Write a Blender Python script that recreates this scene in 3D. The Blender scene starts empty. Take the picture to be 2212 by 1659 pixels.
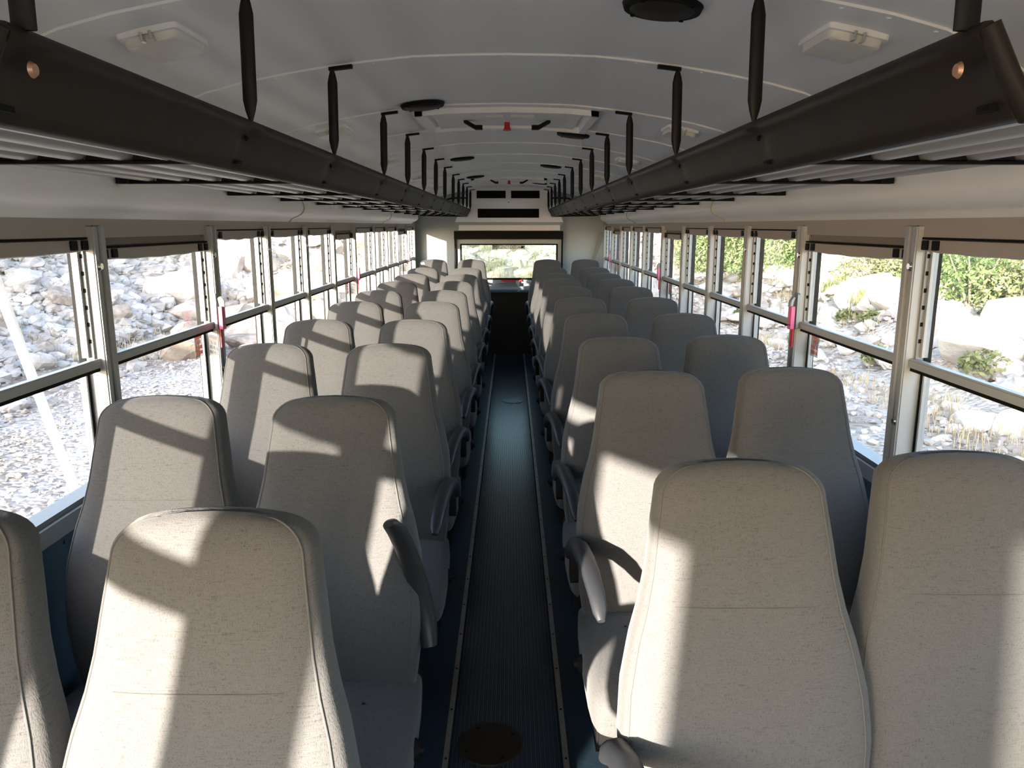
import bpy, math, random
import numpy as np
from mathutils import Vector, Matrix, noise

random.seed(7)
SC = bpy.context.scene
COL = SC.collection
PI = math.pi

# ------------------------------------------------------------------ camera
F_PX = 1661.0
cam = bpy.data.cameras.new('camera')
cam.sensor_width = 36.0
cam.lens = 36.0 * F_PX / 2212.0
cam.clip_start = 0.02
cam.clip_end = 500
cam_o = bpy.data.objects.new('camera', cam)
COL.objects.link(cam_o)
cam_o.location = (0.015, 0.0, 1.58)
cam_o.rotation_euler = (math.radians(90 - 11.651), 0, math.radians(-0.101))
SC.camera = cam_o

# ------------------------------------------------------------------ light
SUN_DIR = Vector((0.49, 1.0, -0.172)).normalized()      # the way the light travels
world = bpy.data.worlds.new('world')
SC.world = world
world.use_nodes = True
nt = world.node_tree
nt.nodes.clear()
sky = nt.nodes.new('ShaderNodeTexSky')
sky.sky_type = 'NISHITA'
sky.sun_disc = False
sky.sun_elevation = math.radians(24.0)
sky.sun_rotation = math.radians(206.1)
sky.air_density = 1.0
sky.dust_density = 1.0
sky.ozone_density = 1.0
bg = nt.nodes.new('ShaderNodeBackground')
bg.inputs['Strength'].default_value = 2.0
out = nt.nodes.new('ShaderNodeOutputWorld')
hs = nt.nodes.new('ShaderNodeHueSaturation')
hs.inputs['Saturation'].default_value = 0.85
nt.links.new(sky.outputs[0], hs.inputs['Color'])
nt.links.new(hs.outputs[0], bg.inputs[0])
nt.links.new(bg.outputs[0], out.inputs[0])

sun = bpy.data.lights.new('sun', 'SUN')
sun.energy = 30.0
sun.color = (1.0, 0.90, 0.76)
sun.angle = math.radians(0.7)
sun_o = bpy.data.objects.new('sun', sun)
COL.objects.link(sun_o)
sun_o.rotation_euler = SUN_DIR.to_track_quat('-Z', 'Y').to_euler()

SC.view_settings.view_transform = 'Standard'
SC.view_settings.look = 'None'
SC.view_settings.gamma = 1.0
SC.view_settings.use_curve_mapping = False
SC.view_settings.exposure = 0.33
SC.cycles.use_denoising = True
SC.cycles.max_bounces = 10
SC.cycles.diffuse_bounces = 6
SC.cycles.transparent_max_bounces = 16
SC.cycles.sample_clamp_indirect = 6.0
SC.cycles.caustics_reflective = False
SC.cycles.caustics_refractive = False

# ------------------------------------------------------------------ materials
def mat(name, col, rough=0.6, metal=0.0, spec=0.5, sheen=0.0, var=0.0, vscale=8.0, bump=0.0, bscale=60.0, coat=0.0):
    m = bpy.data.materials.new(name)
    m.use_nodes = True
    n = m.node_tree.nodes
    l = m.node_tree.links
    b = n['Principled BSDF']
    b.inputs['Base Color'].default_value = (*col, 1)
    b.inputs['Roughness'].default_value = rough
    b.inputs['Metallic'].default_value = metal
    b.inputs['Specular IOR Level'].default_value = spec
    b.inputs['Sheen Weight'].default_value = sheen
    b.inputs['Coat Weight'].default_value = coat
    tc = n.new('ShaderNodeTexCoord')
    if var > 0:
        t = n.new('ShaderNodeTexNoise')
        t.inputs['Scale'].default_value = vscale
        t.inputs['Detail'].default_value = 5
        l.new(tc.outputs['Object'], t.inputs['Vector'])
        r = n.new('ShaderNodeValToRGB')
        r.color_ramp.elements[0].position = 0.3
        r.color_ramp.elements[1].position = 0.7
        r.color_ramp.elements[0].color = (*[c * (1 - var) for c in col], 1)
        r.color_ramp.elements[1].color = (*[min(1, c * (1 + var)) for c in col], 1)
        l.new(t.outputs['Fac'], r.inputs[0])
        l.new(r.outputs[0], b.inputs['Base Color'])
    if bump > 0:
        t2 = n.new('ShaderNodeTexNoise')
        t2.inputs['Scale'].default_value = bscale
        t2.inputs['Detail'].default_value = 4
        l.new(tc.outputs['Object'], t2.inputs['Vector'])
        bn = n.new('ShaderNodeBump')
        bn.inputs['Strength'].default_value = bump
        bn.inputs['Distance'].default_value = 0.01
        l.new(t2.outputs['Fac'], bn.inputs['Height'])
        l.new(bn.outputs[0], b.inputs['Normal'])
    return m

def fabric_mat():
    m = bpy.data.materials.new('woven_fabric')
    m.use_nodes = True
    n = m.node_tree.nodes
    l = m.node_tree.links
    b = n['Principled BSDF']
    b.inputs['Roughness'].default_value = 0.95
    b.inputs['Specular IOR Level'].default_value = 0.1
    b.inputs['Sheen Weight'].default_value = 0.12
    b.inputs['Sheen Roughness'].default_value = 0.5
    tc = n.new('ShaderNodeTexCoord')
    # threads: noise stretched along x and along z, multiplied
    def stretched(sx, sy, sz, scale=1.0):
        mp = n.new('ShaderNodeMapping')
        mp.inputs['Scale'].default_value = (sx, sy, sz)
        l.new(tc.outputs['Object'], mp.inputs['Vector'])
        t = n.new('ShaderNodeTexNoise')
        t.inputs['Scale'].default_value = scale
        t.inputs['Detail'].default_value = 2
        l.new(mp.outputs[0], t.inputs['Vector'])
        return t.outputs['Fac']
    a = stretched(520, 520, 45)
    c = stretched(45, 45, 520)
    mx = n.new('ShaderNodeMath')
    mx.operation = 'ADD'
    l.new(a, mx.inputs[0])
    l.new(c, mx.inputs[1])
    big = stretched(5, 5, 5)
    ad = n.new('ShaderNodeMath')
    ad.operation = 'MULTIPLY_ADD'
    l.new(big, ad.inputs[0])
    ad.inputs[1].default_value = 0.35
    l.new(mx.outputs[0], ad.inputs[2])
    r = n.new('ShaderNodeValToRGB')
    e = r.color_ramp.elements
    e[0].position = 0.85
    e[0].color = (0.044, 0.043, 0.043, 1)
    e[1].position = 1.5
    e[1].color = (0.096, 0.094, 0.095, 1)
    e2 = r.color_ramp.elements.new(1.12)
    e2.color = (0.063, 0.061, 0.061, 1)
    # ramp inputs clamp at 1, so scale down
    dv = n.new('ShaderNodeMath')
    dv.operation = 'MULTIPLY'
    dv.inputs[1].default_value = 0.6
    l.new(ad.outputs[0], dv.inputs[0])
    for el in r.color_ramp.elements:
        el.position = el.position
    e[0].position = 0.40
    r.color_ramp.elements[1].position = 0.70
    r.color_ramp.elements[2].position = 0.92
    l.new(dv.outputs[0], r.inputs[0])
    l.new(r.outputs[0], b.inputs['Base Color'])
    bn = n.new('ShaderNodeBump')
    bn.inputs['Strength'].default_value = 0.35
    bn.inputs['Distance'].default_value = 0.002
    l.new(mx.outputs[0], bn.inputs['Height'])
    l.new(bn.outputs[0], b.inputs['Normal'])
    return m

def glass_mat(name, tint, gloss=0.06):
    m = bpy.data.materials.new(name)
    m.use_nodes = True
    n = m.node_tree.nodes
    l = m.node_tree.links
    n.clear()
    o = n.new('ShaderNodeOutputMaterial')
    tr = n.new('ShaderNodeBsdfTransparent')
    tr.inputs[0].default_value = (*tint, 1)
    gl = n.new('ShaderNodeBsdfGlossy')
    gl.inputs['Roughness'].default_value = 0.04
    gl.inputs[0].default_value = (0.9, 0.9, 0.9, 1)
    df = n.new('ShaderNodeBsdfDiffuse')       # the film of dust on the panes
    df.inputs[0].default_value = (0.55, 0.53, 0.5, 1)
    lw = n.new('ShaderNodeLayerWeight')       # reflection grows toward grazing views, the same on both faces
    lw.inputs['Blend'].default_value = 0.5
    pw = n.new('ShaderNodeMath')
    pw.operation = 'POWER'
    pw.inputs[1].default_value = 5.0
    l.new(lw.outputs['Facing'], pw.inputs[0])
    fr = n.new('ShaderNodeMath')
    fr.operation = 'MULTIPLY_ADD'
    l.new(pw.outputs[0], fr.inputs[0])
    fr.inputs[1].default_value = 0.35
    fr.inputs[2].default_value = 0.025
    m1 = n.new('ShaderNodeMixShader')
    l.new(fr.outputs[0], m1.inputs[0])
    l.new(tr.outputs[0], m1.inputs[1])
    l.new(gl.outputs[0], m1.inputs[2])
    m2 = n.new('ShaderNodeMixShader')
    m2.inputs[0].default_value = gloss
    l.new(m1.outputs[0], m2.inputs[1])
    l.new(df.outputs[0], m2.inputs[2])
    l.new(m2.outputs[0], o.inputs[0])
    return m

def rock_mat(name, cols, scale=3.0, rand=0.5):
    m = bpy.data.materials.new(name)
    m.use_nodes = True
    n = m.node_tree.nodes
    l = m.node_tree.links
    b = n['Principled BSDF']
    b.inputs['Roughness'].default_value = 0.95
    b.inputs['Specular IOR Level'].default_value = 0.15
    tc = n.new('ShaderNodeTexCoord')
    oi = n.new('ShaderNodeObjectInfo')
    t = n.new('ShaderNodeTexNoise')
    t.inputs['Scale'].default_value = scale
    t.inputs['Detail'].default_value = 8
    l.new(tc.outputs['Object'], t.inputs['Vector'])
    ad = n.new('ShaderNodeMath')
    ad.operation = 'MULTIPLY_ADD'
    l.new(oi.outputs['Random'], ad.inputs[0])
    ad.inputs[1].default_value = rand
    l.new(t.outputs['Fac'], ad.inputs[2])
    sb = n.new('ShaderNodeMath')
    sb.operation = 'SUBTRACT'
    l.new(ad.outputs[0], sb.inputs[0])
    sb.inputs[1].default_value = rand * 0.5
    r = n.new('ShaderNodeValToRGB')
    r.color_ramp.elements[0].position = 0.25
    r.color_ramp.elements[1].position = 0.75
    r.color_ramp.elements[0].color = (*cols[0], 1)
    r.color_ramp.elements[1].color = (*cols[-1], 1)
    if len(cols) > 2:
        e = r.color_ramp.elements.new(0.5)
        e.color = (*cols[1], 1)
    l.new(sb.outputs[0], r.inputs[0])
    l.new(r.outputs[0], b.inputs['Base Color'])
    bn = n.new('ShaderNodeBump')
    bn.inputs['Strength'].default_value = 0.5
    bn.inputs['Distance'].default_value = 0.04
    t2 = n.new('ShaderNodeTexNoise')
    t2.inputs['Scale'].default_value = scale * 5
    t2.inputs['Detail'].default_value = 6
    l.new(tc.outputs['Object'], t2.inputs['Vector'])
    l.new(t2.outputs['Fac'], bn.inputs['Height'])
    l.new(bn.outputs[0], b.inputs['Normal'])
    return m

def gravel_mat():
    m = bpy.data.materials.new('gravel')
    m.use_nodes = True
    n = m.node_tree.nodes
    l = m.node_tree.links
    b = n['Principled BSDF']
    b.inputs['Roughness'].default_value = 0.95
    b.inputs['Specular IOR Level'].default_value = 0.1
    tc = n.new('ShaderNodeTexCoord')
    v = n.new('ShaderNodeTexVoronoi')
    v.inputs['Scale'].default_value = 14
    l.new(tc.outputs['Object'], v.inputs['Vector'])
    v2 = n.new('ShaderNodeTexVoronoi')
    v2.inputs['Scale'].default_value = 14
    l.new(tc.outputs['Object'], v2.inputs['Vector'])
    t = n.new('ShaderNodeTexNoise')
    t.inputs['Scale'].default_value = 0.7
    t.inputs['Detail'].default_value = 6
    l.new(tc.outputs['Object'], t.inputs['Vector'])
    r = n.new('ShaderNodeValToRGB')
    r.color_ramp.elements[0].color = (0.22, 0.19, 0.165, 1)
    r.color_ramp.elements[1].color = (0.50, 0.45, 0.40, 1)
    r.color_ramp.elements[0].position = 0.0
    r.color_ramp.elements[1].position = 0.45
    l.new(v.outputs['Color'], r.inputs[0])
    r2 = n.new('ShaderNodeValToRGB')
    r2.color_ramp.elements[0].color = (0.55, 0.48, 0.42, 1)
    r2.color_ramp.elements[1].color = (1, 1, 1, 1)
    r2.color_ramp.elements[0].position = 0.35
    r2.color_ramp.elements[1].position = 0.6
    l.new(t.outputs['Fac'], r2.inputs[0])
    mx = n.new('ShaderNodeMixRGB')
    mx.blend_type = 'MULTIPLY'
    mx.inputs[0].default_value = 1
    l.new(r.outputs[0], mx.inputs[1])
    l.new(r2.outputs[0], mx.inputs[2])
    # weedy soil on the hillside away from the gravel
    sp_ = n.new('ShaderNodeSeparateXYZ')
    l.new(tc.outputs['Object'], sp_.inputs[0])
    mr = n.new('ShaderNodeMapRange')
    mr.inputs['From Min'].default_value = 10.6
    mr.inputs['From Max'].default_value = 11.8
    ay = n.new('ShaderNodeMath')
    ay.operation = 'MULTIPLY_ADD'
    l.new(sp_.outputs['Y'], ay.inputs[0])
    ay.inputs[1].default_value = 0.2
    l.new(sp_.outputs['X'], ay.inputs[2])
    l.new(ay.outputs[0], mr.inputs['Value'])
    r3 = n.new('ShaderNodeValToRGB')
    r3.color_ramp.elements[0].color = (0.10, 0.125, 0.05, 1)
    r3.color_ramp.elements[1].color = (0.30, 0.25, 0.15, 1)
    r3.color_ramp.elements[0].position = 0.4
    r3.color_ramp.elements[1].position = 0.6
    l.new(t.outputs['Fac'], r3.inputs[0])
    m3 = n.new('ShaderNodeMixRGB')
    l.new(mr.outputs[0], m3.inputs[0])
    l.new(mx.outputs[0], m3.inputs[1])
    l.new(r3.outputs[0], m3.inputs[2])
    l.new(m3.outputs[0], b.inputs['Base Color'])
    bn = n.new('ShaderNodeBump')
    bn.inputs['Strength'].default_value = 0.9
    bn.inputs['Distance'].default_value = 0.04
    bn.invert = True
    l.new(v2.outputs['Distance'], bn.inputs['Height'])
    l.new(bn.outputs[0], b.inputs['Normal'])
    return m

def leaf_mat(name, c0, c1):
    m = mat(name, c0, rough=0.7, spec=0.2)
    n = m.node_tree.nodes
    l = m.node_tree.links
    tc = n.new('ShaderNodeTexCoord')
    t = n.new('ShaderNodeTexNoise')
    t.inputs['Scale'].default_value = 2.5
    l.new(tc.outputs['Object'], t.inputs['Vector'])
    r = n.new('ShaderNodeValToRGB')
    r.color_ramp.elements[0].position = 0.35
    r.color_ramp.elements[1].position = 0.65
    r.color_ramp.elements[0].color = (*c0, 1)
    r.color_ramp.elements[1].color = (*c1, 1)
    l.new(t.outputs['Fac'], r.inputs[0])
    l.new(r.outputs[0], n['Principled BSDF'].inputs['Base Color'])
    return m

M = {}
M['fabric'] = fabric_mat()
M['thread'] = mat('seam_thread', (0.078, 0.075, 0.074), 0.9)
M['enamel'] = mat('white_enamel', (0.87, 0.87, 0.875), 0.48, var=0.03, vscale=2.0, bump=0.03, bscale=5)
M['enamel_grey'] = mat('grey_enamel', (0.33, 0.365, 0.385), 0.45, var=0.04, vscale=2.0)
M['lamp_lens'] = mat('lamp_lens', (0.74, 0.72, 0.66), 0.3)
M['vinyl'] = mat('black_vinyl', (0.020, 0.0148, 0.0100), 0.55, spec=0.25, bump=0.12, bscale=14)
M['strap'] = mat('black_strap_vinyl', (0.007, 0.0066, 0.0066), 0.5, spec=0.25)
M['black'] = mat('black_plastic', (0.005, 0.005, 0.0055), 0.6, spec=0.15)
M['arm'] = mat('armrest_plastic', (0.018, 0.019, 0.023), 0.48, bump=0.03, bscale=120)
M['tube'] = mat('grey_tube', (0.36, 0.35, 0.33), 0.35)
M['alu'] = mat('aluminium', (0.36, 0.37, 0.38), 0.45, metal=0.15)
M['alu_dark'] = mat('weathered_aluminium', (0.24, 0.25, 0.255), 0.45, metal=0.5)
M['gasket'] = mat('rubber_gasket', (0.006, 0.0055, 0.005), 0.8, spec=0.15)
M['tan'] = mat('tan_header', (0.36, 0.325, 0.295), 0.65)
M['shade'] = mat('shade_cloth', (0.22, 0.20, 0.18), 0.8)
M['blue'] = mat('blue_wall_panel', (0.045, 0.085, 0.125), 0.5, var=0.08, vscale=6)
M['rubber'] = mat('floor_rubber', (0.017, 0.032, 0.050), 0.36, bump=0.1, bscale=30)
M['runner'] = mat('ribbed_rubber', (0.017, 0.029, 0.042), 0.25)
M['strip'] = mat('aisle_strip_metal', (0.40, 0.38, 0.36), 0.35, metal=0.8)
M['red'] = mat('red_plastic', (0.55, 0.012, 0.025), 0.4)
M['pink'] = mat('faded_red_plastic', (0.62, 0.13, 0.28), 0.45)
M['redink'] = mat('red_ink', (0.62, 0.12, 0.12), 0.6)
M['chrome'] = mat('chrome', (0.7, 0.7, 0.7), 0.2, metal=1.0)
M['copper'] = mat('copper_stud', (0.62, 0.36, 0.22), 0.4, metal=0.6)
M['beige'] = mat('beige_strap', (0.45, 0.37, 0.25), 0.6)
M['paint'] = mat('white_paint', (0.6, 0.6, 0.6), 0.4)
M['yellow'] = mat('bus_body_paint', (0.70, 0.70, 0.68), 0.4)
M['decal'] = glass_mat('decal_film', (0.62, 0.62, 0.60), 0.30)
M['glass'] = glass_mat('tinted_glass', (0.65, 0.65, 0.645), 0.02)
M['glass_r'] = glass_mat('tinted_glass_clean', (0.66, 0.67, 0.66), 0.015)
M['rear_glass'] = glass_mat('rear_glass', (0.40, 0.45, 0.43), 0.02)
M['clear'] = glass_mat('clear_glass', (0.97, 0.97, 0.97), 0.0)
M['rock'] = rock_mat('limestone', [(0.27, 0.215, 0.17), (0.47, 0.40, 0.34), (0.60, 0.55, 0.50)], 2.6, 0.45)
M['rockw'] = rock_mat('white_limestone', [(0.42, 0.36, 0.30), (0.62, 0.56, 0.50), (0.74, 0.70, 0.65)], 2.2, 0.4)
M['rubble'] = rock_mat('rubble_stone', [(0.25, 0.215, 0.185), (0.44, 0.395, 0.355), (0.62, 0.585, 0.545)], 1.7, 0.0)
M['gravel'] = gravel_mat()
M['green'] = leaf_mat('green_leaves', (0.055, 0.10, 0.03), (0.20, 0.27, 0.10))
M['olive'] = leaf_mat('olive_leaves', (0.13, 0.16, 0.06), (0.32, 0.30, 0.15))
M['dry'] = leaf_mat('dry_grass', (0.34, 0.26, 0.15), (0.58, 0.47, 0.31))

# ------------------------------------------------------------------ mesh helpers
class MB:
    def __init__(self):
        self.v = []
        self.f = []
    def box(self, x0, x1, y0, y1, z0, z1):
        b = len(self.v)
        self.v += [(x0, y0, z0), (x1, y0, z0), (x1, y1, z0), (x0, y1, z0), (x0, y0, z1), (x1, y0, z1), (x1, y1, z1), (x0, y1, z1)]
        self.f += [(b, b + 3, b + 2, b + 1), (b + 4, b + 5, b + 6, b + 7), (b, b + 1, b + 5, b + 4), (b + 1, b + 2, b + 6, b + 5), (b + 2, b + 3, b + 7, b + 6), (b + 3, b, b + 4, b + 7)]
        return self
    def loft(self, rings, cap=True, closed=True):
        b = len(self.v)
        n = len(rings[0])
        for r in rings:
            self.v += [tuple(p) for p in r]
        for i in range(len(rings) - 1):
            for k in range(n if closed else n - 1):
                k2 = (k + 1) % n
                self.f.append((b + i * n + k, b + i * n + k2, b + (i + 1) * n + k2, b + (i + 1) * n + k))
        if cap and closed:
            self.f.append(tuple(b + k for k in reversed(range(n))))
            self.f.append(tuple(b + (len(rings) - 1) * n + k for k in range(n)))
        return self
    def tube(self, pts, r, n=10, ry=None):
        pts = [Vector(p) for p in pts]
        rings = []
        up0 = None
        for i, p in enumerate(pts):
            d = (pts[min(i + 1, len(pts) - 1)] - pts[max(i - 1, 0)]).normalized()
            if up0 is None:
                up0 = Vector((0, 0, 1)) if abs(d.z) < 0.9 else Vector((1, 0, 0))
            s = d.cross(up0).normalized()
            u = s.cross(d).normalized()
            up0 = u
            rr = r[i] if isinstance(r, (list, tuple)) else r
            r2 = (ry[i] if isinstance(ry, (list, tuple)) else ry) if ry is not None else rr
            rings.append([p + s * rr * math.cos(2 * PI * k / n) + u * r2 * math.sin(2 * PI * k / n) for k in range(n)])
        return self.loft(rings)
    def disc(self, c, r, h, axis='z', n=24, r2=None):
        c = Vector(c)
        r2 = r if r2 is None else r2
        def ring(rad, off):
            o = []
            for k in range(n):
                a = 2 * PI * k / n
                if axis == 'z':
                    o.append(c + Vector((rad * math.cos(a), rad * math.sin(a), off)))
                elif axis == 'x':
                    o.append(c + Vector((off, rad * math.cos(a), rad * math.sin(a))))
                else:
                    o.append(c + Vector((rad * math.cos(a), off, rad * math.sin(a))))
            return o
        return self.loft([ring(r, 0), ring(r2, h)])
    def rbox(self, x0, x1, y0, y1, z0, z1, r, axis='z', n=5):
        """box with four rounded vertical edges along AXIS"""
        def rr(a0, a1, b0, b1):
            o = []
            for (cx, cy, s) in ((a1 - r, b1 - r, 0), (a0 + r, b1 - r, 1), (a0 + r, b0 + r, 2), (a1 - r, b0 + r, 3)):
                for k in range(n):
                    t = (s + k / (n - 1)) * PI / 2
                    o.append((cx + r * math.cos(t), cy + r * math.sin(t)))
            return o
        if axis == 'z':
            q = rr(x0, x1, y0, y1)
            self.loft([[(a, b, z0) for a, b in q], [(a, b, z1) for a, b in q]])
        elif axis == 'x':
            q = rr(y0, y1, z0, z1)
            self.loft([[(x0, a, b) for a, b in q], [(x1, a, b) for a, b in q]])
        else:
            q = rr(x0, x1, z0, z1)
            self.loft([[(a, y0, b) for a, b in q], [(a, y1, b) for a, b in q]])
        return self
    def mesh(self, name, m, smooth=False):
        me = bpy.data.meshes.new(name)
        me.from_pydata([tuple(p) for p in self.v], [], self.f)
        me.validate()
        me.update()
        import bmesh
        bm = bmesh.new()
        bm.from_mesh(me)
        bmesh.ops.recalc_face_normals(bm, faces=bm.faces)
        bm.to_mesh(me)
        bm.free()
        if m is not None:
            me.materials.append(m)
        if smooth:
            me.shade_smooth()
            try:
                me.set_sharp_from_angle(angle=math.radians(smooth if smooth is not True else 40))
            except Exception:
                pass
        return me
    def build(self, name, m, parent=None, smooth=False, loc=None):
        o = bpy.data.objects.new(name, self.mesh(name, m, smooth))
        COL.objects.link(o)
        if loc is not None:
            o.location = loc
        if parent is not None:
            o.parent = parent
        return o

def tag(o, label=None, cat=None, group=None, kind=None):
    if label: o['label'] = label
    if cat: o['category'] = cat
    if group: o['group'] = group
    if kind: o['kind'] = kind
    return o

def empty(name, loc=(0, 0, 0), rz=0):
    o = bpy.data.objects.new(name, None)
    o.location = loc
    o.rotation_euler = (0, 0, rz)
    COL.objects.link(o)
    return o

def inst(name, me, parent=None, loc=(0, 0, 0), rot=(0, 0, 0), scale=(1, 1, 1)):
    o = bpy.data.objects.new(name, me)
    COL.objects.link(o)
    o.location = loc
    o.rotation_euler = rot
    o.scale = scale
    if parent is not None:
        o.parent = parent
    return o

def copy_tree(o, parent=None):
    c = o.copy()
    COL.objects.link(c)
    c.parent = parent
    for ch in list(o.children):
        copy_tree(ch, c)
    return c

# ------------------------------------------------------------------ layout
W = 1.165                      # half width inside
BOWS = [-0.57, 0.13, 0.83, 1.52, 2.22, 3.08, 3.78, 4.48, 5.18, 5.88, 6.72, 7.42, 8.12, 8.81, 9.54]
YF, YR = -2.75, 9.75           # front and rear wall
ZG = -0.95                     # ground outside
SILL, HEAD = 0.83, 1.60

# ------------------------------------------------------------------ structure
o = MB().box(-W - 0.07, W + 0.07, YF - 0.1, YR + 0.08, -0.12, 0.0).build('floor', M['rubber'])
tag(o, 'dark blue-grey rubber floor under the seats', 'floor', kind='structure')

# ribbed aisle runner: one profile of ribs run the length of the aisle
mb = MB()
prof = [(-0.172, 0.0)]
nr = 24
for i in range(nr):
    x = -0.168 + (i + 0.5) * 0.336 / nr
    prof += [(x - 0.0048, 0.001), (x - 0.0034, 0.0045), (x + 0.0034, 0.0045), (x + 0.0048, 0.001)]
prof += [(0.172, 0.0), (0.172, -0.003), (-0.172, -0.003)]
mb.loft([[(x, YF + 0.1, z + 0.003) for x, z in prof], [(x, 9.48, z + 0.003) for x, z in prof]])
o = mb.build('aisle_runner', M['runner'])
tag(o, 'ribbed dark rubber runner down the middle aisle', 'floor mat')
for s, nm in ((-1, 'left'), (1, 'right')):
    p = MB()
    p.rbox(s * 0.181 - 0.0085, s * 0.181 + 0.0085, YF + 0.1, 9.48, 0.0, 0.008, 0.004)
    o = p.build('trim_%d' % (1 if s < 0 else 2), M['strip'])
    tag(o, 'thin metal strip along the %s edge of the aisle runner' % nm, 'trim', kind='structure')
    q = MB()
    y = 0.6
    while y < 9.3:
        q.disc((s * 0.181, y, 0.008), 0.004, 0.0012, n=8)
        y += 0.24
    q = q.build('screw', M['black'], o)
    q['kind'] = 'stuff'
for i, (x, y, r, lb) in enumerate(((-0.05, 2.11, 0.105, 'nearest'), (0.036, 6.87, 0.105, 'far'))):
    t = empty('floor_hatch', (x, y, 0.004))
    tag(t, 'round %s plate set into the ribbed aisle runner, %s of two' % ('dark' if i == 0 else 'dull blue', lb), 'floor hatch', 'round plates in the aisle')
    MB().disc((0, 0, 0), r, 0.0055, n=40, r2=r - 0.004).build('plate', M['runner'] if i else M['vinyl'], t, smooth=True)
    k = MB()
    for a in range(4):
        k.disc((0.08 * math.cos(a * PI / 2 + 0.5), 0.08 * math.sin(a * PI / 2 + 0.5), 0.0055), 0.006, 0.001, n=8)
    k.build('screw', M['gasket'], t)['kind'] = 'stuff'

# side walls
DOOR = (-1.95, -0.75)
for s, nm in ((-1, 'left'), (1, 'right')):
    def sx(a, b):
        return (a, b) if a < b else (b, a)
    xo = sx(s * W, s * (W + 0.075))
    y_first = -1.27
    root = MB()
    if s < 0:
        root.box(*xo, DOOR[1], YR, -0.3, SILL - 0.012)
        root.box(*xo, YF, DOOR[0], -0.3, HEAD)
        root.box(*xo, DOOR[0], DOOR[1], 1.56, HEAD)
        root.box(*xo, -1.50, DOOR[1], 1.455, 1.56)  # unseen door header dropped here to cut the sun patch on the right seats
    else:
        root.box(*xo, YF, YR, -0.3, SILL - 0.012)
        root.box(*xo, YF, -2.5, 0.8, HEAD)
    o = root.build('wall_' + nm, M['blue'])
    tag(o, 'dark blue panel of the %s wall below the windows' % nm, 'wall', kind='structure')
    # header above the windows and pillars between them
    h = MB().box(*xo, YF, YR, HEAD - 0.02, 2.12)
    h.build('header', M['tan'], o)
    ys = ([-0.66] if s < 0 else [-1.30]) + BOWS
    for k, y in enumerate(ys):
        a = 0.014
        y0, y1 = y - a, y + a
        if y > 9.5:
            y0, y1 = y - a, YR
        if s < 0 and k == 0:
            y0, y1 = DOOR[1], -0.57
        MB().box(*sx(s * (W + 0.004), s * (W + 0.075)), y0, y1, SILL - 0.02, HEAD + 0.005).build('pillar', M['gasket'] if y < 9.5 else M['enamel_grey'], o)
    # sill rail
    MB().box(*sx(s * (W - 0.010), s * (W + 0.075)), -0.6, 9.54, SILL - 0.014, SILL).box(*sx(s * (W - 0.013), s * (W - 0.002)), -0.6, 9.54, SILL - 0.045, SILL + 0.002).build('sill_rail', M['alu'], o)
    rv = MB()
    for y in np.arange(0.3, 9.5, 0.23):
        rv.disc((s * (W - 0.001), y, 0.76), 0.006, -s * 0.002, axis='x', n=8)
    rv = rv.build('rivet_row', M['blue'], o)
    rv['kind'] = 'stuff'
    # outside skin
    MB().box(*sx(s * (W + 0.075), s * (W + 0.09)), (DOOR[1] if s < 0 else YF), YR + 0.08, -0.45, SILL - 0.04).build('outer_skin', M['yellow'], o)

# rear wall with the window opening
RW0, RW1, RZ0, RZ1 = -0.625, 0.605, 0.915, 1.385
o = MB().box(-W - 0.07, RW0, YR, YR + 0.08, -0.3, 2.12).box(RW1, W + 0.07, YR, YR + 0.08, -0.3, 2.12).box(RW0, RW1, YR, YR + 0.08, -0.3, RZ0).box(RW0, RW1, YR, YR + 0.08, RZ1, 2.12).build('wall_rear', M['enamel_grey'])
tag(o, 'pale grey rear wall around the emergency exit window', 'wall', kind='structure')
MB().loft([[(1.165, 9.74, 1.50), (1.165, 9.50, 1.50), (1.165, 9.50, 0.9), (1.165, 9.74, 0.9)], [(1.12, 9.75, 1.50), (1.12, 9.745, 1.50), (0.98, 9.745, 0.9), (0.98, 9.75, 0.9)]]).build('corner_panel', M['enamel_grey'], o)

# front wall with the windscreen, behind the camera
o = MB().box(-W - 0.07, W + 0.07, YF - 0.08, YF, -0.3, 0.75).box(-W - 0.07, W + 0.07, YF - 0.08, YF, 1.72, 2.12).box(-W - 0.07, -1.08, YF - 0.08, YF, 0.75, 1.72).box(1.08, W + 0.07, YF - 0.08, YF, 0.75, 1.72).box(-0.03, 0.03, YF - 0.06, YF, 0.75, 1.72).build('wall_front', M['enamel_grey'])
tag(o, 'front wall of the bus around the windscreen', 'wall', kind='structure')
MB().box(-1.08, 1.08, YF - 0.045, YF - 0.04, 0.75, 1.72).build('pane', M['glass_r'], o)

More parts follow.
